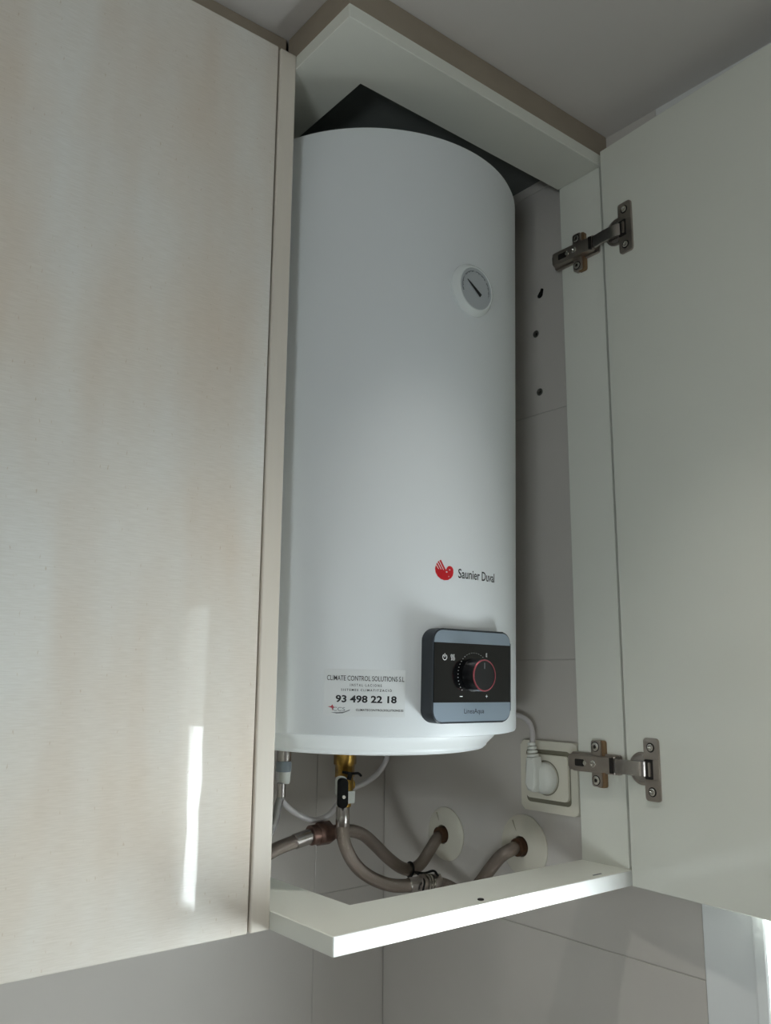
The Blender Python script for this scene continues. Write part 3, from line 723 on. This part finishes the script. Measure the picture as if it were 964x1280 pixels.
def rosette(y, z, label, r=0.036):
    t = thing('wall_rosette', label, 'rosette', (XW - 0.0002, y, z), 'cream pipe rosettes on the tiles')
    obj('disc', lathe(bmesh.new(), [(0.0125, 0.0015), (r, 0.0), (r, 0.0016), (r - 0.003, 0.0036), (0.020, 0.0056), (0.014, 0.0078), (0.0125, 0.0078)], (0, 0, 0), (-1, 0, 0), 56, True), M['cream'], t, 30)
    sm_ = bmbox(-0.0058, -0.0030, -0.0002, 0.0002, 0.0135, r - 0.0045); bmesh.ops.rotate(sm_, verts=sm_.verts, cent=(0, 0, 0), matrix=Matrix.Rotation(math.radians(-28), 3, 'X')); obj('seam', sm_, M['creamseam'], t)
    return t
rosette(0.322, -0.0080, 'cream round pipe rosette farther along the tiles, by the hose bend')
rosette(0.174, -0.0020, 'cream round pipe rosette below the wall socket', 0.0385)

# cable tie around the two hoses
tie = thing('cable_tie', 'black cable tie strapping two braided hoses together', 'cable tie', (0.352, 0.31, -0.05))
def ring(c, r, axis, k=0.0013, n=28):
    ax_ = Vector(axis).normalized(); t = Vector((0, 0, 1)); a = (t - ax_ * t.dot(ax_)).normalized(); b = ax_.cross(a); c = Vector(c)
    return [c + (a * math.cos(2 * PI * i / n) + b * math.sin(2 * PI * i / n)) * r for i in range(n + 1)]
place('strap', tube(bmesh.new(), ring((0.3615, 0.3275, -0.0488), 0.0094, (1, -0.1, -0.15)), 0.0013, 8, 1, False), M['black'], tie)
place('tail', tube(bmesh.new(), [(0.3610, 0.3165, -0.0500), (0.3520, 0.2960, -0.0500), (0.3440, 0.2775, -0.0520), (0.3400, 0.2745, -0.0600), (0.3410, 0.2790, -0.0690)], 0.0014, 8), M['black'], tie)
place('head', tube(bmesh.new(), [(0.3600, 0.3165, -0.0500), (0.3640, 0.3000, -0.0490), (0.3670, 0.2850, -0.0440), (0.3650, 0.2740, -0.0480)], 0.0016, 8), M['black'], tie)

# milky drain tube looping behind the valve
dt = obj('drain_tube', tube(bmesh.new(), [(0.1460, 0.325, 0.0960), (0.1540, 0.335, 0.0640), (0.1750, 0.338, 0.0430), (0.2050, 0.338, 0.0290), (0.2300, 0.336, 0.0330), (0.2480, 0.333, 0.0520), (0.2640, 0.330, 0.0640), (0.2900, 0.330, 0.0720), (0.3120, 0.331, 0.0850), (0.3240, 0.333, 0.1050), (0.3200, 0.355, 0.1280)], 0.0036, 12), M['tube'], None, 40)
dt['label'] = 'thin milky plastic tube looping behind the brass valve'; dt['category'] = 'tube'

# ------------------------------------------------------------------ wall socket, plug and cord on the right wall
sk = thing('wall_socket', 'cream square wall socket on the tiles behind the lower hinge', 'socket', (XW - 0.0002, 0.1245, 0.088))
def kf2(u, v, w): return Vector((-w, u, v))
bm = bmesh.new(); prism(bm, rrect(-0.0465, 0.0455, -0.0430, 0.0430, 0.006, 5), 0.0, 0.0085, kf2, 0.0018)
obj('frame', bm, M['cream'], sk, 35)
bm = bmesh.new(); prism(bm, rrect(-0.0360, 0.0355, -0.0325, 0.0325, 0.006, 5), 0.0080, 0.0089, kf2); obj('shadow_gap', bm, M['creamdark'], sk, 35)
bm = bmesh.new(); prism(bm, rrect(-0.0345, 0.0340, -0.0270, 0.0270, 0.0055, 5), 0.0085, 0.0125, kf2, 0.001); obj('insert', bm, M['cream'], sk, 35)
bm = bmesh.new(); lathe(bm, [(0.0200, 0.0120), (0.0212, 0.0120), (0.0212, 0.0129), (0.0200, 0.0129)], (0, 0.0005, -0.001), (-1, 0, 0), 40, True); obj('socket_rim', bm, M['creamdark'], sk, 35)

pc = thing('power_cord', 'white plug with its cord rising to the heater, in the wall socket', 'power cord', (XW - 0.013, 0.125, 0.087))
def pk(u, v, w): return Vector((-w, u, v))
bm = bmesh.new(); lathe(bm, [(0.0190, 0.0008), (0.0190, 0.0060), (0.0150, 0.0120), (0.0080, 0.0150), (0, 0.0155)], (0, 0, 0), (-1, 0, 0), 36); obj('plug_base', bm, M['whiteplastic'], pc, 40)
bm = bmesh.new(); prism(bm, [(0.0110, -0.0150), (0.0130, -0.0060), (0.0140, 0.0150), (0.0120, 0.0260), (0.0000, 0.0260), (-0.0020, 0.0150), (-0.0030, -0.0060), (0.0010, -0.0160)], 0.0080, 0.0230, pk, 0.0035); obj('plug_grip', bm, M['whiteplastic'], pc, 40)
bm = bmesh.new()
for k in range(4):
    lathe(bm, [(0.0050, 0), (0.0072 - k * 0.0007, 0.0006), (0.0072 - k * 0.0007, 0.0032), (0.0046, 0.0038)], (-0.0150, 0.0065 + k * 0.0006, 0.0255 + k * 0.0046), (0, 0.1, 1), 20)
obj('strain_relief', bm, M['whiteplastic'], pc, 35)
bm = bmesh.new(); tube(bm, [(-0.0150, 0.0070, 0.0300), (-0.0120, 0.0095, 0.0440), (-0.0060, 0.0150, 0.0560), (-0.0020, 0.0240, 0.0670), (-0.0020, 0.0400, 0.0740), (-0.004, 0.065, 0.076), (-0.012, 0.110, 0.074), (-0.030, 0.170, 0.066)], 0.0034, 10); obj('cord', bm, M['tube'], pc, 40)

# wall plugs left in two of the drill holes
for (z, y, r), lab in zip(HOLES[1:], ('grey wall plug in the drill hole, middle of the three holes', 'grey wall plug in the lowest drill hole, just above the tile joint')):
    o = obj('wall_plug', lathe(bmesh.new(), [(0.0040, 0.0040), (0.0052, -0.0004), (0.0048, -0.0010), (0.0030, -0.0006), (0.0024, 0.0030), (0.0024, 0.018), (0.0036, 0.020)], (0, 0, 0), (1, 0, 0), 20, True), M['plug'], None, 35)
    obj('bore_shade', lathe(bmesh.new(), [(0, 0.0022), (0.0027, 0.0022), (0.0027, 0.0030), (0, 0.0030)], (0, 0, 0), (1, 0, 0), 16), M['dark'], o)  # dark disc standing in for the shade inside the plug
    o.location = (XW, y, z); o['label'] = lab; o['category'] = 'wall plug'; o['group'] = 'wall plugs in the drill holes'
